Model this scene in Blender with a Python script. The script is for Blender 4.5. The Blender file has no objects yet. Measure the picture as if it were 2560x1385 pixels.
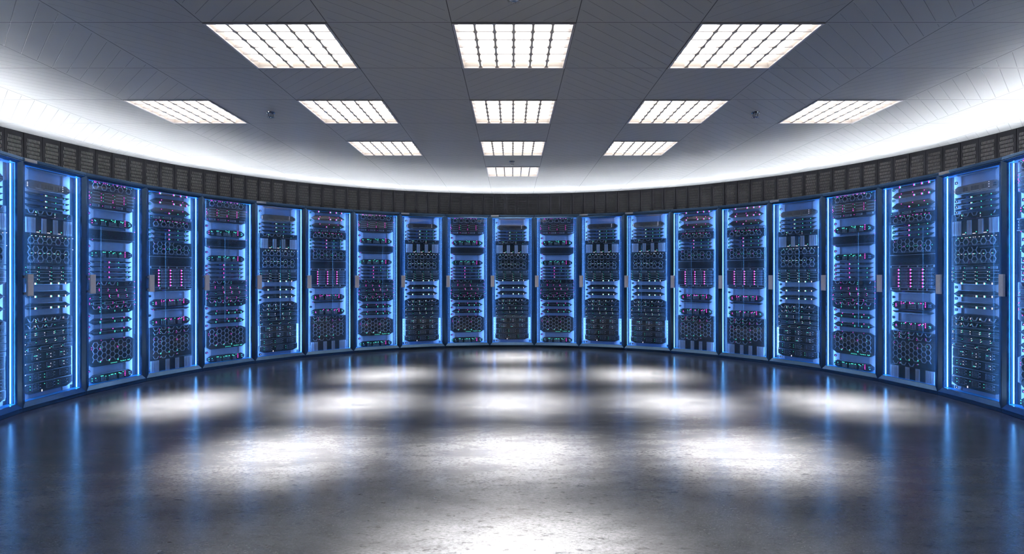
import bpy, math, random
from mathutils import Matrix, Vector
R_ = math.radians
C = bpy.context.scene.collection
random.seed(7)

# ------------------------------------------------------------------ sizes
T = 0.70                      # ceiling tile
CAM_H = 1.088
CEIL = CAM_H + 2.04 * T       # 2.516
CY = 7.05 * T                 # centre of the round room
R = 5.61 * T                  # front of the cabinets
RB = 6.96 * T                 # vent band behind them
H = 2.05                      # cabinet height
HW = R * math.tan(R_(5)) - 0.0006

# ------------------------------------------------------------------ materials
def mat(name, col, rough=0.5, metal=0.0, spec=0.5, emit=None, es=0.0, sample=None):
    m = bpy.data.materials.new(name); m.use_nodes = True
    b = m.node_tree.nodes['Principled BSDF']
    b.inputs['Base Color'].default_value = (*col, 1)
    b.inputs['Roughness'].default_value = rough
    b.inputs['Metallic'].default_value = metal
    b.inputs['Specular IOR Level'].default_value = spec
    if emit:
        b.inputs['Emission Color'].default_value = (*emit, 1)
        b.inputs['Emission Strength'].default_value = es
    if sample: m.cycles.emission_sampling = sample
    return m

def add_noise(m, scale, c0, c1, lo=0.35, hi=0.65, stretch=(1, 1, 1), bump=0.0):
    nt = m.node_tree; b = nt.nodes['Principled BSDF']
    tc = nt.nodes.new('ShaderNodeTexCoord'); mp = nt.nodes.new('ShaderNodeMapping')
    mp.inputs['Scale'].default_value = stretch
    n = nt.nodes.new('ShaderNodeTexNoise'); n.inputs['Scale'].default_value = scale; n.inputs['Detail'].default_value = 6
    r = nt.nodes.new('ShaderNodeValToRGB')
    r.color_ramp.elements[0].position = lo; r.color_ramp.elements[1].position = hi
    r.color_ramp.elements[0].color = (*c0, 1); r.color_ramp.elements[1].color = (*c1, 1)
    nt.links.new(tc.outputs['Object'], mp.inputs['Vector']); nt.links.new(mp.outputs[0], n.inputs['Vector'])
    nt.links.new(n.outputs['Fac'], r.inputs['Fac']); nt.links.new(r.outputs[0], b.inputs['Base Color'])
    if bump:
        bp = nt.nodes.new('ShaderNodeBump'); bp.inputs['Strength'].default_value = bump; bp.inputs['Distance'].default_value = 0.002
        nt.links.new(n.outputs['Fac'], bp.inputs['Height']); nt.links.new(bp.outputs[0], b.inputs['Normal'])
    return m

M = {}
M['frame'] = add_noise(mat('blue_grey_steel', (.095, .18, .31), .24, 1.0), 30, (.088, .17, .295), (.102, .19, .325))
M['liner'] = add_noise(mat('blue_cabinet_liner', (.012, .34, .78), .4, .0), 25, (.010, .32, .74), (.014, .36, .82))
M['pale'] = add_noise(mat('pale_steel_panel', (.50, .55, .64), .4, .1), 40, (.47, .52, .61), (.53, .58, .67))
M['recess'] = add_noise(mat('back_panel_painted_glow', (.30, .46, .74), .5, .0), 40, (.285, .44, .71), (.315, .48, .77))  # blue glow of the cabinet lights put into the panel colour
M['rail'] = add_noise(mat('polished_rack_rail', (.014, .024, .042), .38, .0, .35), 40, (.012, .020, .036), (.016, .028, .048))
M['black'] = add_noise(mat('server_black', (.016, .020, .028), .27, .3, .9), 60, (.012, .015, .022), (.022, .027, .036))
M['black2'] = add_noise(mat('server_charcoal', (.03, .036, .048), .30, .3, .9), 60, (.024, .030, .040), (.038, .045, .06))
M['silver'] = add_noise(mat('router_brushed_grey', (.10, .10, .10), .3, .6), 200, (.07, .07, .07), (.15, .145, .14), stretch=(.1, 1, 1))
M['bronze'] = add_noise(mat('switch_bronze_grey', (.07, .06, .055), .35, .5), 60, (.055, .05, .045), (.085, .075, .068))
M['line'] = mat('grille_pale_metal', (.42, .48, .58), .4, .2)
M['line2'] = mat('grille_dim_metal', (.22, .28, .38), .4, .2)
M['card'] = add_noise(mat('pale_card_steel', (.50, .56, .66), .4, .2), 40, (.46, .52, .62), (.54, .60, .70))
M['gasket'] = mat('black_rubber_gasket', (.006, .006, .008), .6)
M['hole'] = mat('dark_cable_hole', (.004, .005, .008), .7)
M['handle'] = add_noise(mat('satin_aluminium', (.80, .78, .82), .4, .3), 80, (.76, .74, .78), (.84, .82, .86))
M['plate'] = mat('white_label_plate', (.92, .91, .93), .5)
M['vent'] = add_noise(mat('black_vent_metal', (.006, .006, .007), .7, .0, .03), 150, (.0025, .0025, .003), (.0045, .0045, .0055))
M['edge'] = mat('hole_rim_highlight', (.52, .50, .475), .45, .2)  # highlights on the vent hole rims, painted as lighter inner walls
M['ventback'] = mat('vent_dark_backing', (.004, .004, .004), .9)
M['wall'] = add_noise(mat('dark_painted_wall', (.03, .03, .033), .8), 8, (.026, .026, .028), (.035, .035, .038))
M['chrome'] = mat('sprinkler_chrome', (.6, .6, .62), .15, 1.0)
M['whiteframe'] = mat('white_enamel_louvre', (.62, .60, .62), .35, .2)
M['louvre'] = mat('satin_louvre_blade', (.80, .75, .71), .5, .0)
M['diffuser'] = mat('lamp_diffuser', (.9, .88, .85), .5, emit=(1, .93, .86), es=4.2)
M['strip'] = mat('added_blue_fill', (.1, .3, .6), .5, emit=(.17, .43, 1.0), es=80.0)  # added fill light, brightens the panels inside the cabinets
M['strip2'] = mat('cyan_light_guide', (.3, .5, .7), .5, emit=(.16, .54, 1.0), es=8)
M['cove'] = mat('white_cove_led', (.8, .8, .8), .5, emit=(.92, .96, 1.0), es=120.0)
M['pink'] = mat('pink_indicator', (.3, .02, .2), .5, emit=(1, .07, .62), es=2.4, sample='NONE')
M['green'] = mat('green_indicator', (.02, .3, .2), .5, emit=(.12, 1, .68), es=1.6, sample='NONE')
M['white'] = mat('white_indicator', (.4, .4, .4), .5, emit=(1, .82, .88), es=1.9, sample='NONE')
M['blue'] = mat('blue_indicator', (.02, .05, .3), .5, emit=(.03, .10, 1), es=.22, sample='NONE')

def glass():
    m = bpy.data.materials.new('cabinet_glass'); m.use_nodes = True; nt = m.node_tree; nt.nodes.clear()
    o = nt.nodes.new('ShaderNodeOutputMaterial'); tr = nt.nodes.new('ShaderNodeBsdfTransparent')
    tr.inputs[0].default_value = (.93, .96, 1, 1)
    gl = nt.nodes.new('ShaderNodeBsdfGlossy'); gl.inputs['Roughness'].default_value = 0.0
    tl = nt.nodes.new('ShaderNodeBsdfTranslucent'); tl.inputs[0].default_value = (.62, .82, .95, 1)
    ge = nt.nodes.new('ShaderNodeNewGeometry'); dt = nt.nodes.new('ShaderNodeVectorMath'); dt.operation = 'DOT_PRODUCT'
    nt.links.new(ge.outputs['Incoming'], dt.inputs[0]); nt.links.new(ge.outputs['Normal'], dt.inputs[1])
    def mt(op, a, b=0.0, c=0.0):
        n = nt.nodes.new('ShaderNodeMath'); n.operation = op
        for i, v in enumerate((a, b, c)):
            if isinstance(v, float): n.inputs[i].default_value = v
            else: nt.links.new(v, n.inputs[i])
        return n.outputs[0]
    k5 = mt('POWER', mt('SUBTRACT', 1.0, mt('ABSOLUTE', dt.outputs['Value'])), 5.0)
    fres = mt('MULTIPLY_ADD', k5, .96, .04)
    m1 = nt.nodes.new('ShaderNodeMixShader'); nt.links.new(mt('MINIMUM', mt('DIVIDE', .036, mt('MAXIMUM', mt('POWER', mt('ABSOLUTE', dt.outputs['Value']), 2.0), .1)), .3), m1.inputs[0])
    m2 = nt.nodes.new('ShaderNodeMixShader')
    nt.links.new(tr.outputs[0], m1.inputs[1]); nt.links.new(tl.outputs[0], m1.inputs[2])
    nt.links.new(fres, m2.inputs[0]); nt.links.new(m1.outputs[0], m2.inputs[1]); nt.links.new(gl.outputs[0], m2.inputs[2])
    nt.links.new(m2.outputs[0], o.inputs[0]); return m
M['glass'] = glass()

def floor_mat():
    m = mat('polished_concrete', (.1, .1, .1), .2); nt = m.node_tree; b = nt.nodes['Principled BSDF']; L = nt.links.new
    tc = nt.nodes.new('ShaderNodeTexCoord'); mp = nt.nodes.new('ShaderNodeMapping')
    mp.inputs['Scale'].default_value = (.42, 1, 1); L(tc.outputs['Object'], mp.inputs['Vector'])
    def noise(s, d, r=.6):
        n = nt.nodes.new('ShaderNodeTexNoise'); n.inputs['Scale'].default_value = s; n.inputs['Detail'].default_value = d
        n.inputs['Roughness'].default_value = r
        L(mp.outputs[0], n.inputs['Vector']); return n
    def ramp(n, a, b_, ca, cb):
        r = nt.nodes.new('ShaderNodeValToRGB'); r.color_ramp.elements[0].position = a; r.color_ramp.elements[1].position = b_
        r.color_ramp.elements[0].color = (*ca, 1); r.color_ramp.elements[1].color = (*cb, 1); L(n.outputs['Fac'], r.inputs['Fac']); return r
    big = ramp(noise(1.3, 5), .3, .7, (.115, .118, .125), (.165, .168, .177))
    fine = ramp(noise(110, 6, .85), .36, .56, (.42, .42, .43), (1, 1, 1))
    spot = ramp(noise(30, 5, .7), .33, .43, (.38, .38, .39), (1, 1, 1))
    patch = ramp(noise(5.5, 6, .7), .36, .58, (.62, .62, .63), (1, 1, 1))
    m1 = nt.nodes.new('ShaderNodeMixRGB'); m1.blend_type = 'MULTIPLY'; m1.inputs[0].default_value = 1
    m2 = nt.nodes.new('ShaderNodeMixRGB'); m2.blend_type = 'MULTIPLY'; m2.inputs[0].default_value = 1
    L(big.outputs[0], m1.inputs[1]); L(fine.outputs[0], m1.inputs[2]); L(m1.outputs[0], m2.inputs[1]); L(spot.outputs[0], m2.inputs[2])
    m3 = nt.nodes.new('ShaderNodeMixRGB'); m3.blend_type = 'MULTIPLY'; m3.inputs[0].default_value = 1
    L(m2.outputs[0], m3.inputs[1]); L(patch.outputs[0], m3.inputs[2])
    L(m3.outputs[0], b.inputs['Base Color'])
    rr = nt.nodes.new('ShaderNodeMapRange'); rr.inputs[3].default_value = .13; rr.inputs[4].default_value = .25
    L(noise(5, 6).outputs['Fac'], rr.inputs[0]); L(rr.outputs[0], b.inputs['Roughness'])
    bp = nt.nodes.new('ShaderNodeBump'); bp.inputs['Strength'].default_value = .12; bp.inputs['Distance'].default_value = .002
    L(noise(60, 5).outputs['Fac'], bp.inputs['Height']); L(bp.outputs[0], b.inputs['Normal'])
    b.inputs['Specular IOR Level'].default_value = .8
    return m
M['floor'] = floor_mat()

def ceil_mat():
    m = mat('metal_plank_ceiling', (.3, .3, .3), .42, .15); nt = m.node_tree; b = nt.nodes['Principled BSDF']; L = nt.links.new
    tc = nt.nodes.new('ShaderNodeTexCoord'); sp = nt.nodes.new('ShaderNodeSeparateXYZ'); L(tc.outputs['Object'], sp.inputs[0])
    def mt(op, a, b_=None, c=None):
        n = nt.nodes.new('ShaderNodeMath'); n.operation = op
        for i, v in enumerate((a, b_, c)):
            if v is None: continue
            if isinstance(v, (int, float)): n.inputs[i].default_value = v
            else: L(v, n.inputs[i])
        return n.outputs[0]
    u = mt('DIVIDE', sp.outputs[0], T); v = mt('DIVIDE', sp.outputs[1], T)      # tile units, lines on integers
    col = mt('FLOOR', u); par = mt('MODULO', mt('ADD', col, 100.0), 2.0)         # 0 / 1
    sgn = mt('SUBTRACT', 1.0, mt('MULTIPLY', par, 2.0))
    d = mt('MULTIPLY', mt('ADD', mt('MULTIPLY', u, sgn), v), 1 / math.sqrt(2) / .125)
    fr = mt('FRACT', mt('ADD', d, 500.0)); dist = mt('MULTIPLY', mt('MINIMUM', fr, mt('SUBTRACT', 1.0, fr)), .125 * T)
    gx = mt('FRACT', mt('ADD', u, 100.0)); gy = mt('FRACT', mt('ADD', v, 100.0))
    ex = mt('MULTIPLY', mt('MINIMUM', gx, mt('SUBTRACT', 1.0, gx)), T); ey = mt('MULTIPLY', mt('MINIMUM', gy, mt('SUBTRACT', 1.0, gy)), T)
    e = mt('MINIMUM', ex, ey)
    groove = mt('MULTIPLY', mt('LESS_THAN', dist, .0013), mt('GREATER_THAN', e, .02))
    seam = mt('LESS_THAN', e, .0026)
    mx = nt.nodes.new('ShaderNodeMixRGB'); mx.inputs[1].default_value = (.36, .365, .37, 1); mx.inputs[2].default_value = (.12, .12, .125, 1)
    L(groove, mx.inputs[0])
    mx2 = nt.nodes.new('ShaderNodeMixRGB'); mx2.inputs[2].default_value = (.03, .03, .035, 1); L(mx.outputs[0], mx2.inputs[1]); L(seam, mx2.inputs[0])
    L(mx2.outputs[0], b.inputs['Base Color'])
    hgt = mt('MINIMUM', mt('DIVIDE', dist, .003), 1.0)
    bp = nt.nodes.new('ShaderNodeBump'); bp.inputs['Strength'].default_value = .5; bp.inputs['Distance'].default_value = .002
    L(hgt, bp.inputs['Height']); L(bp.outputs[0], b.inputs['Normal'])
    return m
M['ceil'] = ceil_mat()

# ------------------------------------------------------------------ mesh helper
class MB:
    def __init__(s): s.v = []; s.f = []
    def add(s, vs, fs):
        n = len(s.v); s.v += [tuple(p) for p in vs]; s.f += [tuple(i + n for i in f) for f in fs]
    def box(s, x0, x1, y0, y1, z0, z1):
        s.add([(x0, y0, z0), (x1, y0, z0), (x1, y1, z0), (x0, y1, z0), (x0, y0, z1), (x1, y0, z1), (x1, y1, z1), (x0, y1, z1)],
              [(0, 3, 2, 1), (4, 5, 6, 7), (0, 1, 5, 4), (1, 2, 6, 5), (2, 3, 7, 6), (3, 0, 4, 7)])
    def bbox(s, x0, x1, y0, y1, z0, z1, b=.003):
        """box with a chamfered front (towards -y)"""
        s.prism([(x0, z0), (x1, z0), (x1, z1), (x0, z1)], y0, y1, b)
    def prism(s, poly, y0, y1, inset=.003):
        """poly in x,z counter clockwise seen from -y; front face inset for a chamfered edge"""
        n = len(poly); cx = sum(p[0] for p in poly) / n; cz = sum(p[1] for p in poly) / n
        x0 = min(p[0] for p in poly); x1 = max(p[0] for p in poly); z0 = min(p[1] for p in poly); z1 = max(p[1] for p in poly)
        kx = 1 - 2 * inset / max(x1 - x0, 1e-6); kz = 1 - 2 * inset / max(z1 - z0, 1e-6); kx = max(kx, .2); kz = max(kz, .2)
        fr = [(cx + (p[0] - cx) * kx, y0, cz + (p[1] - cz) * kz) for p in poly]
        mi = [(p[0], y0 + inset, p[1]) for p in poly]; ba = [(p[0], y1, p[1]) for p in poly]
        fs = [tuple(range(n)), tuple(range(3 * n - 1, 2 * n - 1, -1))]
        for i in range(n):
            j = (i + 1) % n
            fs += [(i, i + n, j + n, j), (i + n, i + 2 * n, j + 2 * n, j + n)]
        s.add(fr + mi + ba, fs)
    def seg(s, a, b, w, y0, y1):
        """bar between two x,z points"""
        dx, dz = b[0] - a[0], b[1] - a[1]; l = math.hypot(dx, dz) or 1e-6
        nx, nz = -dz / l * w / 2, dx / l * w / 2
        p = [(a[0] + nx, a[1] + nz), (a[0] - nx, a[1] - nz), (b[0] - nx, b[1] - nz), (b[0] + nx, b[1] + nz)]
        vs = [(q[0], y0, q[1]) for q in p] + [(q[0], y1, q[1]) for q in p]
        s.add(vs, [(0, 1, 2, 3), (7, 6, 5, 4), (0, 4, 5, 1), (1, 5, 6, 2), (2, 6, 7, 3), (3, 7, 4, 0)])
    def disc(s, x, z, r, y0, y1, n=6, sx=1.0):
        p = [(x + r * sx * math.cos(2 * math.pi * i / n), z + r * math.sin(2 * math.pi * i / n)) for i in range(n)]
        s.add([(q[0], y0, q[1]) for q in p] + [(q[0], y1, q[1]) for q in p],
              [tuple(range(n))] + [(i, i + n, (i + 1) % n + n, (i + 1) % n) for i in range(n)])
    def lathe(s, prof, n=20):
        for i in range(len(prof) - 1):
            (r0, z0), (r1, z1) = prof[i], prof[i + 1]
            for k in range(n):
                a, b = 2 * math.pi * k / n, 2 * math.pi * (k + 1) / n
                s.add([(r0 * math.cos(a), r0 * math.sin(a), z0), (r0 * math.cos(b), r0 * math.sin(b), z0),
                       (r1 * math.cos(b), r1 * math.sin(b), z1), (r1 * math.cos(a), r1 * math.sin(a), z1)], [(0, 1, 2, 3)])
    def mesh(s, name, m):
        me = bpy.data.meshes.new(name); me.from_pydata(s.v, [], s.f); me.materials.append(m); me.update(); return me

def link(name, me, parent=None, **k):
    o = bpy.data.objects.new(name, me); C.objects.link(o)
    if parent is not None: o.parent = parent
    for a, b in k.items(): o[a] = b
    return o
def obj(name, mb, m, parent=None, **k): return link(name, mb.mesh(name, m), parent, **k)
def empty(name, loc=(0, 0, 0), rz=0.0, **k):
    o = link(name, None, None, **k); o.location = loc; o.rotation_euler = (0, 0, rz); o.empty_display_size = .1; return o

# ------------------------------------------------------------------ room
fl = MB(); fl.box(-6, 6, -2.4, 10.4, -.1, 0); obj('floor', fl, M['floor'], kind='structure')
ce = MB(); x_off = .01 - T / 2; y_off = 4.584 * T
lights = [(0, 0), (-2, 0), (2, 0), (-4, 2), (-2, 2), (0, 2), (2, 2), (4, 2), (-2, 4), (0, 4), (2, 4), (0, 6), (0, -2)]
for i in range(-9, 9):
    for j in range(-9, 10):
        if (i, j) in lights: continue
        ce.box(i * T, (i + 1) * T, j * T, (j + 1) * T, 0, .02)
for (i, j) in lights:                                   # housing above each lamp opening
    ce.box(i * T, (i + 1) * T, j * T, (j + 1) * T, .13, .14)
co = obj('ceiling', ce, M['ceil'], kind='structure'); co.location = (x_off, y_off, CEIL)

def polar(a, r, z=0): return (r * math.sin(R_(a)), CY + r * math.cos(R_(a)), z)
wl = MB(); AMAX = 135; n = 60
for k in range(n):
    a, b = -AMAX + 2 * AMAX * k / n, -AMAX + 2 * AMAX * (k + 1) / n
    r0, r1 = RB + .06, RB + .16
    wl.add([polar(a, r0, -.1), polar(b, r0, -.1), polar(b, r0, CEIL + .1), polar(a, r0, CEIL + .1),
            polar(a, r1, -.1), polar(b, r1, -.1), polar(b, r1, CEIL + .1), polar(a, r1, CEIL + .1)],
           [(0, 3, 2, 1), (4, 5, 6, 7), (3, 7, 6, 2)])
obj('wall_round', wl, M['wall'], kind='structure')
for sx, nm in ((-1, 'wall_left'), (1, 'wall_right')):
    p = polar(AMAX * sx, RB + .06)
    w = MB(); xx = sorted((p[0], p[0] + sx * .1)); w.box(xx[0], xx[1], -2.3, p[1] + .05, 0, CEIL - .001); obj(nm, w, M['wall'], kind='structure')
w = MB(); w.box(-3.75, 3.75, -2.4, -2.3, 0, CEIL - .001); obj('wall_back', w, M['wall'], kind='structure')

# ------------------------------------------------------------------ ceiling lights
def ordn(n): return ['', 'first', 'second', 'third', 'fourth', 'fifth', 'sixth', 'seventh', 'eighth', 'ninth', 'tenth', 'eleventh', 'twelfth', 'thirteenth'][n]
hw = T / 2 - .002
fm = MB()                       # rim with upright inner sides, underside at z=0
rim = .013
for (x0, x1, y0, y1) in ((-hw, hw, -hw, -hw + rim), (-hw, hw, hw - rim, hw), (-hw, -hw + rim, -hw + rim, hw - rim), (hw - rim, hw, -hw + rim, hw - rim)):
    fm.box(x0, x1, y0, y1, -.006, .075)
bls = []; cell = (2 * hw - 2 * rim) / 6; a0 = -hw + rim
for k in range(1, 6):           # deep lengthwise blades: V profile bulging at every crossing
    x = a0 + cell * k; bl = MB(); bls.append(bl)
    for j in range(6):
        ya, yb = a0 + cell * j, a0 + cell * (j + 1); ns = 6
        for q in range(ns):
            t0, t1 = q / ns, (q + 1) / ns; y0, y1 = ya + (yb - ya) * t0, ya + (yb - ya) * t1
            w0 = .007 + .011 * (2 * t0 - 1) ** 4; w1 = .007 + .011 * (2 * t1 - 1) ** 4
            bl.add([(x - w0 * .8, y0, 0), (x + w0 * .8, y0, 0), (x + w1 * .8, y1, 0), (x - w1 * .8, y1, 0),
                    (x - w0, y0, .026), (x + w0, y0, .026), (x + w1, y1, .026), (x - w1, y1, .026)],
                   [(0, 3, 2, 1), (0, 4, 7, 3), (1, 2, 6, 5)])
bts = []
for k in range(1, 6):
    y = a0 + cell * k; bt = MB(); bts.append(bt)
    bt.box(a0, -a0, y - .0030, y + .0030, .001, .016)
df = MB(); df.box(a0 + .010, -a0 - .010, a0 + .010, -a0 - .010, .030, .035)
ref = MB()                      # curved reflector lips round the diffuser
for s in (-1, 1):
    ref.add([(s * a0, a0, .004), (s * a0, -a0, .004), (s * (a0 + .013), -a0 - .012, .0295), (s * (a0 + .013), a0 + .012, .0295)], [(0, 1, 2, 3)])
    ref.add([(a0, s * a0, .004), (-a0, s * a0, .004), (-a0 - .012, s * (a0 + .013), .0295), (a0 + .012, s * (a0 + .013), .0295)], [(0, 1, 2, 3)])
me_l = [('frame', fm.mesh('light_frame', M['whiteframe'])),         ('reflector', ref.mesh('reflector', M['louvre'])), ('diffuser', df.mesh('diffuser', M['diffuser']))]
me_l += [('louvre_blade', b.mesh('louvre_long', M['louvre'])) for b in bls] + [('louvre_blade', b.mesh('louvre_cross', M['whiteframe'])) for b in bts]
rows = {0: 'nearest row of three', 2: 'row of five', 4: 'far row of three'}
names3 = {-2: 'left', 0: 'middle', 2: 'right'}; names5 = {-4: 'leftmost', -2: 'second from left', 0: 'middle', 2: 'second from right', 4: 'rightmost'}
for (i, j) in lights:
    if j == 6: lab = 'smallest square louvred ceiling light, farthest away, alone under the bright ceiling edge'
    elif j == -2: lab = 'square louvred ceiling light above the camera, closest of all, out of view'
    else: lab = 'bright square louvred ceiling light, %s one in the %s' % ((names5 if j == 2 else names3)[i], rows[j])
    x, y = x_off + (i + .5) * T, y_off + (j + .5) * T
    t = empty('ceiling_light', (x, y, CEIL), label=lab, category='ceiling light', group='square louvred ceiling lights')
    for nm, me in me_l: link(nm, me, t)
    ld = bpy.data.lights.new('ceiling_lamp', 'AREA'); ld.shape = 'SQUARE'; ld.size = .50; ld.energy = 30; ld.spread = R_(30); ld.color = (1, .965, .93)
    lo = bpy.data.objects.new('lamp', ld); C.objects.link(lo); lo.parent = t; lo.location = (0, 0, -.008)

# sprinklers
sp_base = MB(); sp_base.lathe([(0, 0), (.036, 0), (.034, -.008), (.016, -.012), (0, -.012)])
sp_cage = MB()
for k in range(6):
    a = k * math.pi / 3; x, y = .021 * math.cos(a), .021 * math.sin(a)
    sp_cage.box(x - .003, x + .003, y - .003, y + .003, -.040, -.010)
sp_cage.lathe([(0, -.010), (.007, -.010), (.006, -.030), (0, -.032)], 10)
sp_def = MB()
sp_def.lathe([(0, -.040), (.024, -.040), (.024, -.043), (0, -.044)], 20)
for k in range(14):
    a = k * math.pi / 7; c, s = math.cos(a), math.sin(a)
    sp_def.add([(.022 * c - .003 * s, .022 * s + .003 * c, -.043), (.022 * c + .003 * s, .022 * s - .003 * c, -.043),
                (.036 * c + .002 * s, .036 * s - .002 * c, -.045), (.036 * c - .002 * s, .036 * s + .002 * c, -.045)], [(0, 1, 2, 3), (3, 2, 1, 0)])
ms = [('base', sp_base.mesh('base', M['chrome'])), ('cage', sp_cage.mesh('cage', M['chrome'])), ('deflector', sp_def.mesh('deflector', M['chrome']))]
for i, j, lab in ((-3, 2, 'small chrome sprinkler between the two left lights of the row of five'), (3, 2, 'small chrome sprinkler between the two right lights of the row of five'),
                  (0, 5, 'small chrome sprinkler just in front of the farthest ceiling light'), (0, -1, 'chrome sprinkler with star shaped tip, cut off by the top picture edge')):
    t = empty('fire_sprinkler', (x_off + (i + .5) * T - (0.012 if j == 5 else 0), y_off + (j + .5) * T, CEIL), label=lab, category='sprinkler', group='ceiling fire sprinklers')
    for nm, me in ms: link(nm, me, t)

# ------------------------------------------------------------------ vent band and cove light
PA = 2.2305
pw = RB * R_(PA) - .003; ph = CEIL - H + .06; z0p = H - .06
vp = MB(); edge_f = []; y_f, y_b = 0.0, .0036
def strip(x0, x1, z0, z1, y=0.0): vp.add([(x0, y, z0), (x1, y, z0), (x1, y, z1), (x0, y, z1)], [(0, 1, 2, 3)])
hx0, hx1 = -pw / 2 + .0235, pw / 2 - .0235; rowh = .0390; cw = (hx1 - hx0) / 10.5
top_h = ph - .048; nrow = 12
strip(-pw / 2, hx0, 0, ph); strip(hx1, pw / 2, 0, ph); strip(hx0, hx1, top_h, ph)
strip(hx0, hx1, 0, top_h - nrow * rowh) if top_h - nrow * rowh > 0 else None
for r in range(nrow):
    zt = top_h - r * rowh; zb = max(zt - rowh, 0)
    if zt <= 0.005: break
    off = cw * .5 if r % 2 == 0 else 0
    if off: strip(hx0, hx0 + off, zb, zt)
    else: strip(hx1 - cw * .5, hx1, zb, zt)
    if zt - zb < rowh * .9: strip(hx0 + off, hx0 + off + 10 * cw, zb, zt); continue
    for c in range(10):
        xa = hx0 + off + c * cw; xc = xa + cw / 2; zc = (zt + zb) / 2; a, b = cw * .38, rowh * .41; N = 8
        inn = [(xc + a * math.cos(math.pi * (2 * i + 1) / N), zc + b * math.sin(math.pi * (2 * i + 1) / N)) for i in range(N)]
        q = cw / 2; h = rowh / 2
        out = [(xc + q, zc + h * .4), (xc + q * .4, zc + h), (xc - q * .4, zc + h), (xc - q, zc + h * .4),
               (xc - q, zc - h * .4), (xc - q * .4, zc - h), (xc + q * .4, zc - h), (xc + q, zc - h * .4)]
        cor = [(xc + q, zc + h), (xc - q, zc + h), (xc - q, zc - h), (xc + q, zc - h)]
        vs = [(p[0], 0, p[1]) for p in inn] + [(p[0], 0, p[1]) for p in out] + [(p[0], 0, p[1]) for p in cor] + [(p[0], y_b, p[1]) for p in inn]
        fs = []
        for i in range(8):
            j = (i + 1) % 8
            fs += [(i, 8 + i, 8 + j, j)]
        fs += [(8, 16, 9), (10, 17, 11), (12, 18, 13), (14, 19, 15)]
        base = len(vp.v); vp.add(vs, fs)
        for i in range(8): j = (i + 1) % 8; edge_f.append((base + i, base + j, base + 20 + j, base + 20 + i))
# folded side edges
for s in (-1, 1): vp.box(min(s * pw / 2, s * (pw / 2 - .002)), max(s * pw / 2, s * (pw / 2 - .002)), 0, .03, 0, ph)
vb = MB(); vb.box(-pw / 2 + .004, pw / 2 - .004, .034, .036, 0, ph)
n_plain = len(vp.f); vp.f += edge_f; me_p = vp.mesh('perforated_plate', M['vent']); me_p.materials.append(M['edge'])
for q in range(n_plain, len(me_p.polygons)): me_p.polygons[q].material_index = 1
me_pb = vb.mesh('backing', M['ventback'])

F = 1430.0
def px_of(p): return 1280 + F * p[0] / p[1]
def cab_name(i):
    if i == 0: return 'central cabinet'
    if abs(i) == 10: return '%s-edge cabinet' % ('left' if i < 0 else 'right')
    return '%s cabinet %s of centre' % (ordn(abs(i)), 'left' if i < 0 else 'right')
bounds = [px_of(polar(-105 + 10 * k, R / math.cos(R_(5)))) for k in range(22)]
pan = []
k = -59.5
while k <= 59.5: pan.append((k + .415) * PA); k += 1
cnt = {}
for a in pan:
    p = polar(a, RB)
    v = None
    if p[1] > .5 and abs(a) < 110:
        x = px_of(p)
        for q in range(21):
            if bounds[q] <= x < bounds[q + 1]: v = q - 10
        if not (-60 < x < 2620): v = None
    cnt.setdefault(v, []).append(a)
for v, L_ in cnt.items():
    for q, a in enumerate(L_):
        if v is None: lab = 'black perforated vent panel beside the camera on the %s, out of view' % ('left' if a < 0 else 'right')
        else: lab = 'black perforated vent panel above %s, %s from left' % (cab_name(v), ordn(q + 1))
        t = empty('vent_panel', polar(a, RB, z0p), -R_(a), label=lab, category='vent panel', group='black perforated vent panels along the wall top')
        link('perforated_plate', me_p, t); link('backing', me_pb, t)
cv = MB(); n = 108
for k in range(n):
    a, b = -AMAX + 2 * AMAX * k / n, -AMAX + 2 * AMAX * (k + 1) / n; r0, r1 = 4.46, 4.50
    cv.add([polar(a, r0, H + .018), polar(b, r0, H + .018), polar(b, r1, H + .018), polar(a, r1, H + .018)], [(0, 1, 2, 3), (3, 2, 1, 0)])
ch = MB()
for k in range(n):
    a, b = -AMAX + 2 * AMAX * k / n, -AMAX + 2 * AMAX * (k + 1) / n; r0, r1 = 4.45, 4.51
    ch.add([polar(a, r0, H + .001), polar(b, r0, H + .001), polar(b, r1, H + .001), polar(a, r1, H + .001),
            polar(a, r0, H + .022), polar(b, r0, H + .022), polar(b, r1, H + .022), polar(a, r1, H + .022)],
           [(0, 1, 2, 3), (0, 4, 5, 1), (3, 2, 6, 7)])
t = empty('cove_light', (0, 0, 0), label='curved white light strip on top of the cabinets, washing the ceiling edge', category='light strip')
obj('housing', ch, M['handle'], t); obj('light_strip', cv, M['cove'], t)

# ------------------------------------------------------------------ cabinets
OX, OZ0, OZ1 = .305, .074, 1.998
def frame_mb():
    b = MB()
    # stiles and rails: small flat outer land, then a face sloping back to the glass
    land = .005; dy = .016
    o = (-HW, HW, .030, 2.022); i1 = (o[0] + land, o[1] - land, o[2] + land, o[3] - land); i2 = (-OX, OX, OZ0, OZ1)
    def loop(r, y): return [(r[0], y, r[2]), (r[1], y, r[2]), (r[1], y, r[3]), (r[0], y, r[3])]
    L4 = loop(o, .012) + loop(o, 0) + loop(i1, 0) + loop(i2, dy) + loop(i2, .034) + loop(o, .034)
    fs = []
    for l in range(5):
        for q in range(4):
            w = (q + 1) % 4; fs.append((l * 4 + q, l * 4 + w, (l + 1) * 4 + w, (l + 1) * 4 + q))
    b.add(L4, fs); return b
cab_parts = []
cab_parts.append(('door_frame', frame_mb().mesh('door_frame', M['frame']), {}))
b = MB(); b.bbox(-HW, HW, .001, .90, 0.0005, .027, .002); cab_parts.append(('plinth', b.mesh('plinth', M['frame']), {}))
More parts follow.
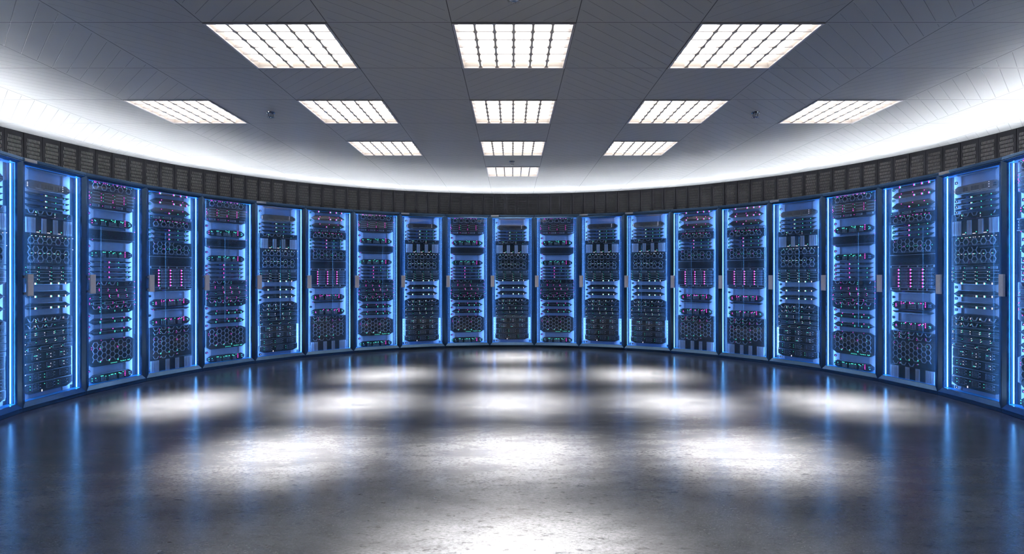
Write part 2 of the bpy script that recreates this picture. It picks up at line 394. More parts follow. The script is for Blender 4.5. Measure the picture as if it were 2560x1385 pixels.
b = MB(); b.bbox(-HW, HW, .001, .90, 2.025, H, .002); cab_parts.append(('top_cap', b.mesh('top_cap', M['frame']), {}))
LX = .322
b = MB(); b.box(-HW, -LX, .036, .88, .028, 2.024); b.box(LX, HW, .036, .88, .028, 2.024)
b.box(-LX, LX, .036, .88, .028, OZ0); b.box(-LX, LX, .036, .88, OZ1, 2.024); b.box(-LX, LX, .86, .88, OZ0, OZ1)
cab_parts.append(('body', b.mesh('body', M['liner']), {}))
b = MB(); b.box(-OX + .0005, OX - .0005, .022, .027, OZ0 + .0005, OZ1 - .0005); cab_parts.append(('glass_pane', b.mesh('glass_pane', M['glass']), {'label': 'clear glass door pane'}))
for s in (-1, 1):
    g = MB()
    for (ya, yb) in ((.046, .056), (.079, .085)):
        xs = sorted((s * LX, s * (LX - .004))); g.box(xs[0], xs[1], ya, yb, OZ0 + .001, OZ1 - .001)
    cab_parts.append(('gasket', g.mesh('gasket', M['gasket']), {}))
    g = MB(); za, zb = OZ0 + .004, OZ1 - .004  # fill strip added out of sight behind the stile to light the panels evenly
    P = [(.311, .0355), (.3205, .0405), (.3210, .0395), (.3115, .0345)]
    g.add([(s * p[0], p[1], z) for z in (za, zb) for p in P], [(0, 1, 5, 4), (1, 2, 6, 5), (2, 3, 7, 6), (3, 0, 4, 7), (0, 1, 2, 3), (4, 5, 6, 7)])
    cab_parts.append(('added_fill_strip', g.mesh('added_fill_strip', M['strip']), {'label': 'added blue fill light hidden behind the door frame'}))
    g = MB(); xs = sorted((s * LX, s * (LX - .005))); g.box(xs[0], xs[1], .071, .077, OZ0 + .004, OZ1 - .004)
    cab_parts.append(('light_guide', g.mesh('light_guide', M['strip2']), {'label': 'glowing cyan light guide'}))
b = MB()
for s in (-1, 1):
    xs = sorted((s * .3215, s * .264)); b.box(xs[0], xs[1], .103, .125, OZ0, OZ1)
    z = OZ0 + .03
    while z < OZ1 - .02:
        xq = sorted((s * .292, s * .272)); b.box(xq[0], xq[1], .101, .103, z, z + .008); z += .0445
cab_parts.append(('rack_rail', b.mesh('rack_rail', M['rail']), {}))
b = MB()
for s in (-1, 1):
    xs = sorted((s * .2635, s * .181)); b.box(xs[0], xs[1], .092, .13, OZ0 + .001, OZ1 - .001)
cab_parts.append(('mounting_panel', b.mesh('mounting_panel', M['pale']), {'label': 'pale steel side flanges'}))
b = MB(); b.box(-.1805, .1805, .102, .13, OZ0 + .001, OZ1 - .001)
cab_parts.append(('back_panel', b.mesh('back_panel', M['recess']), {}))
hb = MB(); hb.bbox(-.328, -.272, -.030, -.014, .933, 1.110, .003); hb.box(-.326, -.312, -.014, .0085, .945, .965); hb.box(-.326, -.312, -.014, .0085, 1.078, 1.098)
cab_parts.append(('handle', hb.mesh('handle', M['handle']), {'label': 'flat aluminium door handle'}))
pm = MB(); pm.bbox(-.325, -.206, -.003, .008, 2.0245, 2.046, .001); me_plate = pm.mesh('label_plate', M['plate'])
bm = MB(); bm.box(-.26, .26, .06, .0915, .10, 1.97); me_blank = bm.mesh('blanking_panel', M['black'])

# ------------------------------------------------------------------ rack units (coordinates u,v read off the straight-on cabinets)
YF, YB = .066, .0915           # unit front and rear
class Sp:
    def __init__(s, u0, su, kind):
        s.u0, s.su, s.k = u0, su, kind
    def x(s, u): return (u - s.u0) / s.su
    def z(s, v):
        if s.k == 'C': return CAM_H + (692.5 - 480 - v / 6.296) / 1.11 / 160
        return CAM_H + (692.5 - 500 - v / 6.737) / 160
SA, SB, SC = Sp(538, 1078, 'A'), Sp(1291, 1078, 'B'), Sp(1252, 1093, 'C')

def sil(S, kind, v0, v1, hwid=None):
    c = S.u0
    if kind == 'block': h = hwid or 283; p = [(-h, v1), (h, v1), (h, v0), (-h, v0)]
    elif kind == 'oct': h = 257; d = (v1 - v0) * .33; p = [(-h + 45, v1), (h - 45, v1), (h, v1 - d), (h, v0 + d), (h - 50, v0), (-h + 50, v0), (-h, v0 + d), (-h, v1 - d)]
    elif kind == 'hexu': m = v0 + (v1 - v0) * .58; p = [(-205, v1), (205, v1), (262, m), (262, m - 1), (195, v0), (-195, v0), (-262, m - 1), (-262, m)]
    elif kind == 'trap': p = [(-205, v1), (205, v1), (248, v0 + 5), (244, v0), (-244, v0), (-248, v0 + 5)]
    elif kind == 'trapw': p = [(-205, v1), (205, v1), (272, v0 + 6), (272, v0), (-272, v0), (-272, v0 + 6)]
    elif kind == 'ctop': d = 32; p = [(-283, v1), (283, v1), (283, v0 + d), (205, v0), (-205, v0), (-283, v0 + d)]
    elif kind == 'cbot': d = 28; p = [(-212, v1), (212, v1), (281, v1 - d), (281, v0), (-281, v0), (-281, v1 - d)]
    elif kind == 'cboth': d = 32; p = [(-220, v1), (220, v1), (270, v1 - d), (283, v1 - d), (283, v0 + d), (205, v0), (-205, v0), (-283, v0 + d), (-283, v1 - d), (-270, v1 - d)]
    return [(S.x(c + a), S.z(v)) for a, v in p]

class Unit:
    def __init__(s, S, name, cat, desc, kind, v0, v1, m='black', hwid=None, yf=None):
        s.S, s.name, s.cat, s.desc = S, name, cat, desc; s.yf = yf or YF
        b = MB(); b.prism(sil(S, kind, v0, v1, hwid), s.yf, YB, .004); s.z0 = S.z(v1)
        s.parts = [('body', b, m)]; s.cols = {}; s.kids = []
    def led(s, col, pts, w=2.85, h=None):
        b = s.cols.setdefault(col, MB()); h = h or w
        for (u, v) in pts:
            x, z = s.S.x(u), s.S.z(v); b.box(x - w / 1078, x + w / 1078, s.yf - .003, s.yf + .002, z - h / 1078, z + h / 1078)
        return s
    def part(s, name, m, fn):
        b = MB(); fn(b); s.parts.append((name, b, m)); return s
    def rect(s, name, m, rs, y=None, d=.003):
        def fn(b):
            for (u0, v0, u1, v1) in rs: b.box(s.S.x(u0), s.S.x(u1), s.yf - d, s.yf + .002, s.S.z(v1), s.S.z(v0))
        return s.part(name, m, fn)
    def segs(s, name, m, sg, w=4.2):
        def fn(b):
            for (p, q) in sg: b.seg((s.S.x(p[0]), s.S.z(p[1])), (s.S.x(q[0]), s.S.z(q[1])), w / 1078, s.yf - .005, s.yf + .001)
        return s.part(name, m, fn)
    def child(s, name, m, rects, d=.006, label=None):
        b = MB()
        for (u0, v0, u1, v1) in rects: b.bbox(s.S.x(u0), s.S.x(u1), s.yf - d, s.yf + .001, s.S.z(v1), s.S.z(v0), .0015)
        s.kids.append((name, b, m, label)); return s
    def finish(s):
        s.meshes = [(n, b.mesh(n, M[m]), None) for n, b, m in s.parts]
        s.meshes += [(n, b.mesh(n, M[m]), l) for n, b, m, l in s.kids]
        nm = {'pink': 'pink_lights', 'green': 'green_lights', 'white': 'white_lights', 'blue': 'blue_light'}
        s.meshes += [(nm[c], b.mesh(nm[c], M[c]), None) for c, b in s.cols.items()]
        for _, me, _ in s.meshes:                    # put the origin on the unit's base
            me.transform(Matrix.Translation((0, 0, -s.z0)))
        return s

HR = 33.7; HH = HR * math.sqrt(3) / 2
def hexpts(u, v): return [(u + HR * math.cos(R_(60 * k)), v + HR * math.sin(R_(60 * k))) for k in range(6)]
def ring(u, v, ks=range(6)):
    p = hexpts(u, v); return [(p[k], p[(k + 1) % 6]) for k in ks]
def cols(S): return [S.u0 - 203 + 50.6 * i for i in range(9)]
def dedupe(sg):
    out, seen = [], set()
    for a, b in sg:
        k = tuple(sorted(((round(a[0] / 4), round(a[1] / 4)), (round(b[0] / 4), round(b[1] / 4)))))
        if k not in seen: seen.add(k); out.append((a, b))
    return out
def ringrow(S, v, idx=(0, 2, 4, 6, 8), links=True):
    c = cols(S); sg = []
    for i in idx: sg += ring(c[i], v)
    if links:
        for i in idx[:-1]:
            if i + 2 in idx: sg.append(((c[i] + HR, v), (c[i + 2] - HR, v)))
    return sg
def openrow(S, v, idx=(0, 2, 4)):      # lower halves of hexagons
    c = cols(S); sg = []
    for i in idx: sg += ring(c[i], v, (0, 1, 2))
    return sg
def honey(S, v0, rows):
    c = cols(S); sg = []
    for r in range(rows):
        for i in range(9):
            sg += ring(c[i], v0 + r * 2 * HH + (HH if i % 2 else 0))
    return dedupe(sg)
def bars(S, v0, v1, w=5, step=16.9):
    rs = []; u = S.u0 - 235
    while u < S.u0 + 235: rs.append((u, v0, u + w, v1)); u += step
    return rs
def hl(u0, u1, v): return ((u0, v), (u1, v))
def A_units():
    S = SA; U = []
    u = Unit(S, 'blanking_plate', 'blanking plate', 'thin dark blanking plate under the top edge', 'trap', 300, 330, 'black2'); U.append(u)
    u = Unit(S, 'router', 'router', 'big brushed grey octagonal router', 'oct', 425, 507, 'silver')
    u.led('white', [(298, 455), (298, 470), (298, 485), (697, 436), (697, 456), (697, 478)], 3.2)
    u.rect('port_row', 'black2', [(x, 446, x + 9, 486) for x in (395, 411, 427, 443, 495, 511, 527, 543, 559, 575, 618, 634, 650, 666)])
    u.segs('trim_line', 'line', [hl(385, 460, 492), hl(485, 590, 492), hl(610, 690, 492)], 3)
    u.rect('end_port', 'black', [(745, 450, 757, 462), (745, 468, 757, 480), (763, 450, 775, 462), (763, 468, 775, 480)]); U.append(u)
    for k, (a, b, w) in enumerate(((535, 560, 'topmost'), (590, 613, 'middle'), (642, 668, 'lowest'))):
        u = Unit(S, 'network_switch', 'network switch', 'thin black switch, %s of three stacked' % w, 'trap', a, b)
        m = (a + b) / 2; u.led('white', [(495, m)], 3.2, 6).led('green', [(508, m), (613, m), (722, m + 1)], 4).led('blue', [(452, m - 5)], 14, 3)
        u.rect('slots', 'line2', [(560, m - 3, 590, m + 1), (660, m - 3, 695, m + 1), (330, m + 3, 400, m + 5)], d=.002); U.append(u)
    u = Unit(S, 'hexagon_server', 'server', 'flat open-hexagon server above the card bay', 'block', 692, 752)
    u.segs('hexagon_grille', 'line', openrow(S, 693, (0, 2, 4)) + [((737 + 30, 700), (737 + 14, 722))])
    u.led('green', [(387, 703), (394, 713), (603, 705), (722, 735)]).led('white', [(385, 711), (385, 735), (603, 715), (603, 736)])
    u.segs('seam', 'line2', [hl(300, 380, 735), hl(420, 500, 735), hl(560, 800, 748)], 2.5); U.append(u)
    u = Unit(S, 'card_bay', 'card bay', 'server card bay with twelve pale slotted cards', 'block', 752, 909)
    for (x0, n, on) in ((276, 4, (0, 1, 3)), (451, 2, (0,)), (582, 2, (0, 1)), (701, 4, (1, 3))):
        for k in range(n):
            x = x0 + k * 27
            u.child('card', 'card', [(x, 762, x + 24, 898)])
            if k in on: u.led('green', [(x + 12, 772)], 5, 5)
    u.rect('card_slots', 'line2', [(x0 + k * 27 + q, 785 + r * 9, x0 + k * 27 + q + 4, 789 + r * 9) for (x0, n) in ((276, 4), (451, 2), (582, 2), (701, 4)) for k in range(n) for q in (6, 14) for r in range(11)], d=.0075)
    for x in (395, 515, 640): u.rect('bay_lamp', 'white', [(x, 887, x + 31, 892)])
    u.led('green', [(432, 877), (556, 876), (680, 875)], 4); U.append(u)
    u = Unit(S, 'hexagon_storage', 'storage server', 'tall storage server, three hexagon rows, white lights', 'block', 911, 1193, 'black', 283)
    c = cols(S)
    sg = ringrow(S, 968) + ring(c[0], 1016, (0, 2, 1)) + ring(c[2], 1016, (0, 1, 2)) + ring(c[4], 1016, (0, 1, 2)) + ringrow(S, 1075) + ringrow(S, 1133)
    u.rect('vent_bars', 'line2', bars(S, 985, 1005) + bars(S, 1140, 1172))
    u.segs('hexagon_grille', 'line', dedupe(sg))
    u.led('white', [(340, 925), (385, 925), (430, 925), (450, 925), (490, 925), (522, 925), (545, 925), (590, 925), (628, 925), (645, 925), (693, 925), (735, 925), (775, 925), (822, 922), (822, 1030)])
    u.led('green', [(320, 942), (346, 925), (391, 925), (478, 925), (636, 925), (727, 925), (318, 1043)])
    u.led('white', [(338, 1080), (383, 1080), (425, 1080), (474, 1080), (518, 1080), (528, 1080), (590, 1080), (634, 1080), (727, 1080)]).led('green', [(349, 1080), (437, 1080), (486, 1080), (541, 1080), (600, 1080), (644, 1080), (737, 1080)])
    u.segs('seam', 'line2', [hl(600, 800, 1025), hl(262, 812, 1188)], 2.5); U.append(u)
    u = Unit(S, 'module_row', 'server', 'flat server with outlined modules, four green lights', 'block', 1195, 1238, 'black2')
    for x in (262, 400, 540, 680):
        u.led('green', [(x + 18, 1211)]); u.rect('module', 'line', [(x + 38, 1200, x + 102, 1203), (x + 38, 1220, x + 102, 1223), (x + 38, 1200, x + 41, 1223), (x + 100, 1200, x + 118 if x < 640 else x + 110, 1223)])
        u.rect('ports', 'line2', [(x + 48 + q * 12, 1206, x + 55 + q * 12, 1217) for q in range(4)])
    U.append(u)
    u = Unit(S, 'drive_shelf', 'drive shelf', 'drive shelf, three rows of white and green lights', 'block', 1240, 1343)
    for v in (1248, 1282, 1317):
        u.led('white', [(265, v), (405, v), (545, v), (683, v)]).led('green', [(287, v + 4), (424, v + 4), (565, v + 4), (703, v + 4)])
    u.segs('drive_rails', 'line', [hl(a, b, v) for v in (1243, 1265, 1300, 1335) for (a, b) in ((300, 395), (435, 535), (578, 672), (715, 805))], 3.6); U.append(u)
    for k, (a, b, kd, w) in enumerate(((1342, 1368, 'trapw', 'uppermost'), (1423, 1487, 'hexu', 'middle'), (1533, 1592, 'hexu', 'lowest'))):
        u = Unit(S, 'aggregation_switch', 'network switch', 'black switch, four white lights, %s of three' % w, kd, a, b)
        v = b - 11; u.led('white', [(380, v), (556, v), (646, v)], 5, 9).led('white', [(732, v - 1)], 4, 9).led('green', [(391, v - 4), (391, v + 5), (566, v - 4), (566, v + 5), (656, v - 4), (656, v + 5)], 3.5)
        u.segs('trim_line', 'line2', [hl(405, 450, v), hl(665, 710, v), hl(290, 350, v - 12)] + ([hl(280, 795, b - 24)] if kd == 'hexu' else []), 2.5)
        U.append(u)
    u = Unit(S, 'hexagon_server', 'server', 'chamfered server with two open-hexagon rows', 'ctop', 1645, 1790)
    u.segs('hexagon_grille', 'line', openrow(S, 1672, (0, 2, 4, 6, 8)) + openrow(S, 1732, (0, 2, 4)) + [((765, 1732), (752, 1752))])
    u.led('white', [(318, 1695), (385, 1683), (385, 1700), (490, 1683), (490, 1692), (596, 1683), (598, 1692), (702, 1680), (702, 1690), (320, 1751), (380, 1740), (380, 1748), (488, 1748), (700, 1762)])
    u.led('green', [(392, 1690), (392, 1707), (497, 1707), (605, 1688), (391, 1765), (499, 1741), (602, 1744)])
    u.segs('seam', 'line2', [hl(262, 815, 1714), hl(640, 790, 1735), hl(262, 815, 1772), hl(262, 815, 1780)], 2.5); U.append(u)
    u = Unit(S, 'rail_server', 'server', 'server with thin rails and paired lights, upper', 'block', 1792, 1860)
    u.led('white', [(275, 1822), (275, 1834), (380, 1810), (380, 1826), (485, 1810), (485, 1832), (592, 1812), (592, 1828), (700, 1812), (700, 1832)]).led('green', [(288, 1806), (392, 1806), (392, 1822), (604, 1806), (604, 1822), (710, 1805)])
    u.segs('drive_rails', 'line2', [hl(a, a + 80, v) for a in (300, 405, 510, 618, 722) for v in (1804, 1818, 1830)] + [hl(262, 812, 1842)], 3); U.append(u)
    u = Unit(S, 'rail_server', 'server', 'server with thin pale rails and paired lights, lower', 'block', 1862, 1924)
    u.led('white', [(275, 1897), (500, 1875), (500, 1895), (606, 1875), (606, 1895), (712, 1875), (712, 1893)]).led('green', [(390, 1891), (508, 1890), (616, 1890), (722, 1890)])
    u.segs('drive_rails', 'line2', [hl(a, a + 80, v) for a in (300, 405, 520, 626, 732) for v in (1878, 1890, 1902)] + [hl(262, 812, 1912)], 3); U.append(u)
    u = Unit(S, 'boxed_server', 'server', 'flat server with four outlined boxes', 'block', 1926, 1971, 'black2')
    u.led('white', [(273, 1957), (407, 1957), (544, 1957), (680, 1957)]).led('green', [(288, 1948), (425, 1948), (562, 1948), (697, 1948)])
    u.segs('drive_rails', 'line', [hl(a, a + 90, v) for a in (302, 440, 578, 713) for v in (1934, 1964)] + [((a, 1934), (a, 1964)) for a in (302, 440, 578, 713)], 2.6); U.append(u)
    tops = [1973, 2065, 2157, 2249]; nmw = ['topmost', 'second', 'third', 'lowest']
    for k, a in enumerate(tops):
        b = a + 90 if k < 3 else 2348
        u = Unit(S, 'blade_server', 'blade server', 'blade server with module columns, %s of four' % nmw[k], 'block' if k < 3 else 'cbot', a, b, 'black', 270)
        u.led('white', [(275, a + 10)])
        if k == 0: u.led('green', [(370, a + 38), (384, a + 38), (395, a + 38), (513, a + 38), (672, a + 38), (686, a + 38)]).led('white', [(402, a + 38), (400, a + 66), (555, a + 38), (555, a + 66), (714, a + 38), (714, a + 66)])
        elif k == 1: u.led('green', [(326, a + 37), (326, a + 63), (372, a + 66), (524, a + 64), (536, a + 64), (700, a + 36)]).led('white', [(403, a + 37), (403, a + 64), (548, a + 64), (555, a + 37), (712, a + 37), (712, a + 64)])
        elif k == 2: u.led('green', [(326, a + 33), (326, a + 60), (484, a + 33), (484, a + 60)])
        else: u.led('green', [(326, a + 28), (326, a + 57), (484, a + 28), (642, a + 28), (642, a + 57)]).led('white', [(455, a + 86)], 4, 9)
        for x in (345, 505, 660):
            u.rect('module', 'line2', [(x, a + 18, x + 75, a + 20), (x, a + 43, x + 75, a + 45), (x, a + 70, x + 75, a + 72), (x, a + 18, x + 3, a + 72), (x + 75, a + 18, x + 78, a + 72)] +
                   [(x + 10 + q * 15, a + 26, x + 14 + q * 15, a + 38) for q in range(4)] + [(x + 10 + q * 15, a + 50, x + 14 + q * 15, a + 62) for q in range(4)], d=.002)
            u.rect('latch', 'line', [(x + 88, a + 26, x + 98, a + 34), (x + 88, a + 54, x + 98, a + 62)] + ([(x - 66, a + 4, x - 50, a + 7)]), d=.003)
        u.segs('seam', 'line2', [hl(285, 800, a + 6), hl(285, 360, a + 12)], 2.5)
        U.append(u)
    u = Unit(S, 'side_vent_rail', 'perforated rail', 'pale perforated rail left of the blade servers', 'block', 1973, 2350, 'card', 0.1)
    return U
def octunit(S, a, b, desc, lc):
    u = Unit(S, 'octagonal_switch', 'network switch', desc, 'oct', a, b)
    c = S.u0
    u.rect('port_row', 'line2', [(c + x, a + 30, c + x + 7, b - 18) for x in (-133, -119, -105, -88, -42, -28, -14, 0, 14, 28, 42, 88, 102, 116, 130)], d=.002)
    u.segs('trim_line', 'line', [hl(c - 140, c - 75, b - 12), hl(c - 48, c + 60, b - 12), hl(c + 82, c + 140, b - 12)], 2.4)
    u.rect('end_port', 'line2', [(c + x, a + y, c + x + 12, a + y + 13) for x in (205, 224) for y in (26, 46)] + [(c - 205, a + 50, c - 178, a + 56), (c - 205, a + 62, c - 178, a + 66)], d=.002)
    for col, pts in lc.items(): u.led(col, pts, 4)
    return u
def B_units():
    S = SB; U = []; c = cols(S)
    u = Unit(S, 'hexagon_storage', 'storage server', 'storage server, one hexagon row, under top edge', 'block', 311, 412)
    u.rect('vent_bars', 'line2', bars(S, 372, 400)); u.segs('hexagon_grille', 'line', ringrow(S, 362))
    u.led('pink', [(1075, 322), (1083, 324), (1095, 323), (1130, 324), (1182, 322), (1203, 322), (1228, 324), (1300, 321), (1345, 322), (1358, 322), (1403, 322), (1437, 322), (1448, 323)])
    u.led('green', [(1053, 326), (1070, 336), (1112, 334), (1140, 330), (1232, 327), (1255, 329), (1350, 329), (1443, 328), (1468, 328), (1535, 327)]); U.append(u)
    u = Unit(S, 'drive_shelf', 'drive shelf', 'bronze drive shelf, rows of pink and green lights', 'block', 414, 537, 'bronze')
    u.led('pink', [(1018, 436), (1018, 466), (1018, 476), (1018, 500), (1157, 434), (1157, 466), (1157, 477), (1157, 503), (1297, 432), (1297, 488), (1297, 504), (1297, 512), (1437, 434), (1437, 448), (1437, 468), (1437, 480), (1437, 498), (1437, 512), (1578, 422), (1030, 487)])
    u.led('green', [(1040, 440), (1180, 440), (1180, 474), (1180, 509), (1318, 438), (1318, 473), (1458, 437), (1458, 505)])
    u.segs('drive_rails', 'line', [hl(a, a + 85, v) for a in (1055, 1195, 1335, 1475) for v in (420, 455, 487, 522)], 3.6); U.append(u)
    u = Unit(S, 'module_row', 'server', 'flat server with outlined port modules and pink lights', 'cbot', 539, 600, 'black2')
    u.led('pink', [(1030, 562), (1173, 559), (1312, 558)])
    for x in (1052, 1195, 1335, 1472):
        u.rect('module', 'line', [(x, 547, x + 70, 550), (x, 568, x + 70, 571), (x, 547, x + 3, 571), (x + 68, 547, x + 84, 571)])
        u.rect('ports', 'line2', [(x + 12 + q * 12, 553, x + 19 + q * 12, 565) for q in range(4)])
    U.append(u)
    U.append(octunit(S, 688, 771, 'octagonal black switch with green lights, upper', {'pink': [(1050, 718), (1050, 742), (1450, 690), (1450, 708), (1450, 725), (1450, 743)],
        'green': [(1080, 714), (1090, 720), (1155, 707), (1165, 707), (1180, 707), (1210, 717), (1280, 696), (1298, 705), (1325, 697), (1322, 708), (1322, 716), (1393, 704), (1402, 706), (1418, 714), (1424, 706), (1500, 713), (1512, 732), (1500, 742)]}))
    u = Unit(S, 'mesh_server', 'server', 'dark mesh-fronted server without lit drives', 'cbot', 800, 933, 'black2')
    def mesh(b):
        for r in range(7):
            for q in range(33):
                b.disc(S.x(1020 + q * 16.5 + (8 if r % 2 else 0)), S.z(818 + r * 13), 5.2 / 1078, YF - .0015, YF + .001, 6)
    u.part('mesh_holes', 'hole', mesh); u.segs('seam', 'line2', [hl(1008, 1574, 806), hl(1008, 1574, 904)], 4); u.led('pink', [(1052, 915), (1578, 800)]); U.append(u)
    U.append(octunit(S, 1019, 1101, 'octagonal black switch with green lights, middle', {'pink': [(1450, 1030), (1450, 1048), (1450, 1065), (1450, 1080)],
        'green': [(1050, 1052), (1050, 1075), (1093, 1048), (1178, 1038), (1187, 1038), (1203, 1038), (1252, 1040), (1272, 1027), (1297, 1050), (1302, 1042), (1320, 1039), (1380, 1048), (1394, 1038), (1396, 1048)]}))
    nmw = ['topmost', 'second', 'third', 'lowest']
    for k, a in enumerate((1130, 1183, 1235, 1288)):
        m = a + 12; u = Unit(S, 'network_switch', 'network switch', 'thin black switch, %s of four stacked' % nmw[k], 'trap', a, a + 24)
        u.led('pink', [(1250, m)], 4, 8).led('blue', [(1205, m - 5)], 14, 3)
        g = {0: [(1262, m), (1368, m)], 1: [(1368, m), (1478, m)], 2: [(1478, m)], 3: [(1262, m), (1478, m)]}[k]; u.led('green', g, 4)
        u.rect('slots', 'line2', [(1325, m - 3, 1352, m + 1), (1420, m - 3, 1455, m + 1), (1080, m + 3, 1150, m + 5)], d=.002); U.append(u)
    u = Unit(S, 'hexagon_server', 'server', 'server with open hexagons and rows of pink lights', 'block', 1338, 1462)
    u.segs('hexagon_grille', 'line', openrow(S, 1350, (0, 2, 4)) + [((c[8] + 30, 1352), (c[8] + 16, 1372))])
    u.led('pink', [(1133, 1366), (1030, 1432), (1133, 1420), (1133, 1430), (1133, 1440), (1238, 1424), (1238, 1441), (1343, 1428), (1343, 1438), (1345, 1446), (1452, 1440), (1575, 1348), (1575, 1412), (1575, 1478), (1575, 1545)])
    u.led('green', [(1248, 1361), (1355, 1361), (1355, 1381), (1038, 1424), (1038, 1448), (1248, 1428), (1354, 1446), (1462, 1426), (1462, 1442)])
    u.segs('drive_rails', 'line2', [hl(a, a + 75, v) for a in (1050, 1155, 1260, 1365, 1470) for v in (1424, 1436, 1448)] + [hl(1010, 1572, 1405), hl(1010, 1572, 1456)], 3); U.append(u)
    u = Unit(S, 'rail_server', 'server', 'server with thin rails and clustered pink lights', 'block', 1464, 1548)
    u.led('pink', [(1030, 1513), (1023, 1519), (1253, 1486), (1253, 1496), (1255, 1506), (1362, 1486), (1362, 1496), (1362, 1508), (1470, 1490), (1472, 1510)])
    u.led('green', [(1143, 1510), (1264, 1492), (1266, 1512), (1374, 1492), (1374, 1512), (1482, 1490), (1482, 1504)])
    u.segs('drive_rails', 'line2', [hl(a, a + 75, v) for a in (1055, 1160, 1280, 1385, 1492) for v in (1496, 1507, 1518)] + [hl(1010, 1572, 1470), hl(1010, 1572, 1530)], 3); U.append(u)
    u = Unit(S, 'boxed_server', 'server', 'chamfered server with outlined boxes over open hexagons', 'cbot', 1550, 1684)
    u.led('pink', [(1022, 1563), (1022, 1575), (1297, 1562), (1297, 1576), (1433, 1562), (1433, 1576), (1578, 1600), (1070, 1618), (1131, 1606), (1131, 1616), (1238, 1606), (1238, 1626), (1345, 1608), (1346, 1616), (1453, 1614)])
    u.led('green', [(1042, 1570), (1177, 1570), (1315, 1570), (1453, 1570), (1588, 1577), (1143, 1613), (1143, 1630), (1248, 1632), (1355, 1611), (1141, 1652), (1141, 1661), (1320, 1652), (1320, 1661), (1410, 1652), (1410, 1661), (1498, 1652), (1498, 1660)])
    u.segs('drive_rails', 'line', [hl(a, a + 95, v) for a in (1062, 1198, 1336, 1472) for v in (1558, 1584)] + [((a, 1558), (a, 1584)) for a in (1062, 1198, 1336, 1472)], 2.6)
    u.segs('hexagon_grille', 'line', openrow(S, 1598, (0, 2, 4, 6, 8))); U.append(u)
    for a, w in ((1723, 'upper'), (1833, 'lower')):
        u = Unit(S, 'aggregation_switch', 'network switch', 'pointed black switch, pink and green lights, %s' % w, 'hexu', a, a + 64)
        u.led('pink', [(1155, a + 11), (1297, a + 11), (1437, a + 11)], 4).led('green', [(g, a + v) for g in (1143, 1320, 1410, 1498) for v in (37, 47)], 5, 3)
        u.segs('trim_line', 'line2', [hl(1030, 1550, a + 32), hl(1060, 1120, a + 44), hl(1345, 1390, a + 44)], 2.4); U.append(u)
    u = Unit(S, 'honeycomb_storage', 'storage server', 'big storage server covered by honeycomb grille', 'cboth', 1943, 2222)
    u.segs('hexagon_grille', 'line', [s for s in honey(S, 1998, 4) if max(s[0][1], s[1][1]) < 2195 and min(s[0][1], s[1][1]) > 1966])
    u.led('pink', [(1155, 1953), (1297, 1953), (1437, 1953), (1045, 2018), (1045, 2038), (1140, 2036), (1142, 2046), (1353, 2036), (1355, 2046), (1463, 2048), (1153, 2160), (1258, 2160)])
    u.led('green', [(1150, 2020), (1152, 2034), (1368, 2020), (1475, 2024), (1475, 2044)]).led('green', [(1145, 2174), (1252, 2172), (1360, 2176)], 6, 8)
    u.led('green', [(1275 + q * 17, 2206) for q in range(5)] + [(1395, 2199), (1410, 2203), (1425, 2200), (1438, 2201), (1455, 2200), (1485, 2199), (1498, 2203), (1508, 2197)], 3.4); U.append(u)
    U.append(octunit(S, 2303, 2392, 'octagonal black switch with green lights, lowest', {'pink': [(1450, 2320), (1450, 2337), (1450, 2350), (1450, 2365)],
        'green': [(1050, 2335), (1050, 2358), (1092, 2337), (1155, 2325), (1165, 2325), (1178, 2325), (1210, 2334), (1252, 2334), (1275, 2328), (1285, 2328), (1297, 2328), (1322, 2328), (1330, 2328), (1372, 2325), (1382, 2328), (1396, 2334), (1425, 2320), (1503, 2338), (1512, 2362)]}))
    return U
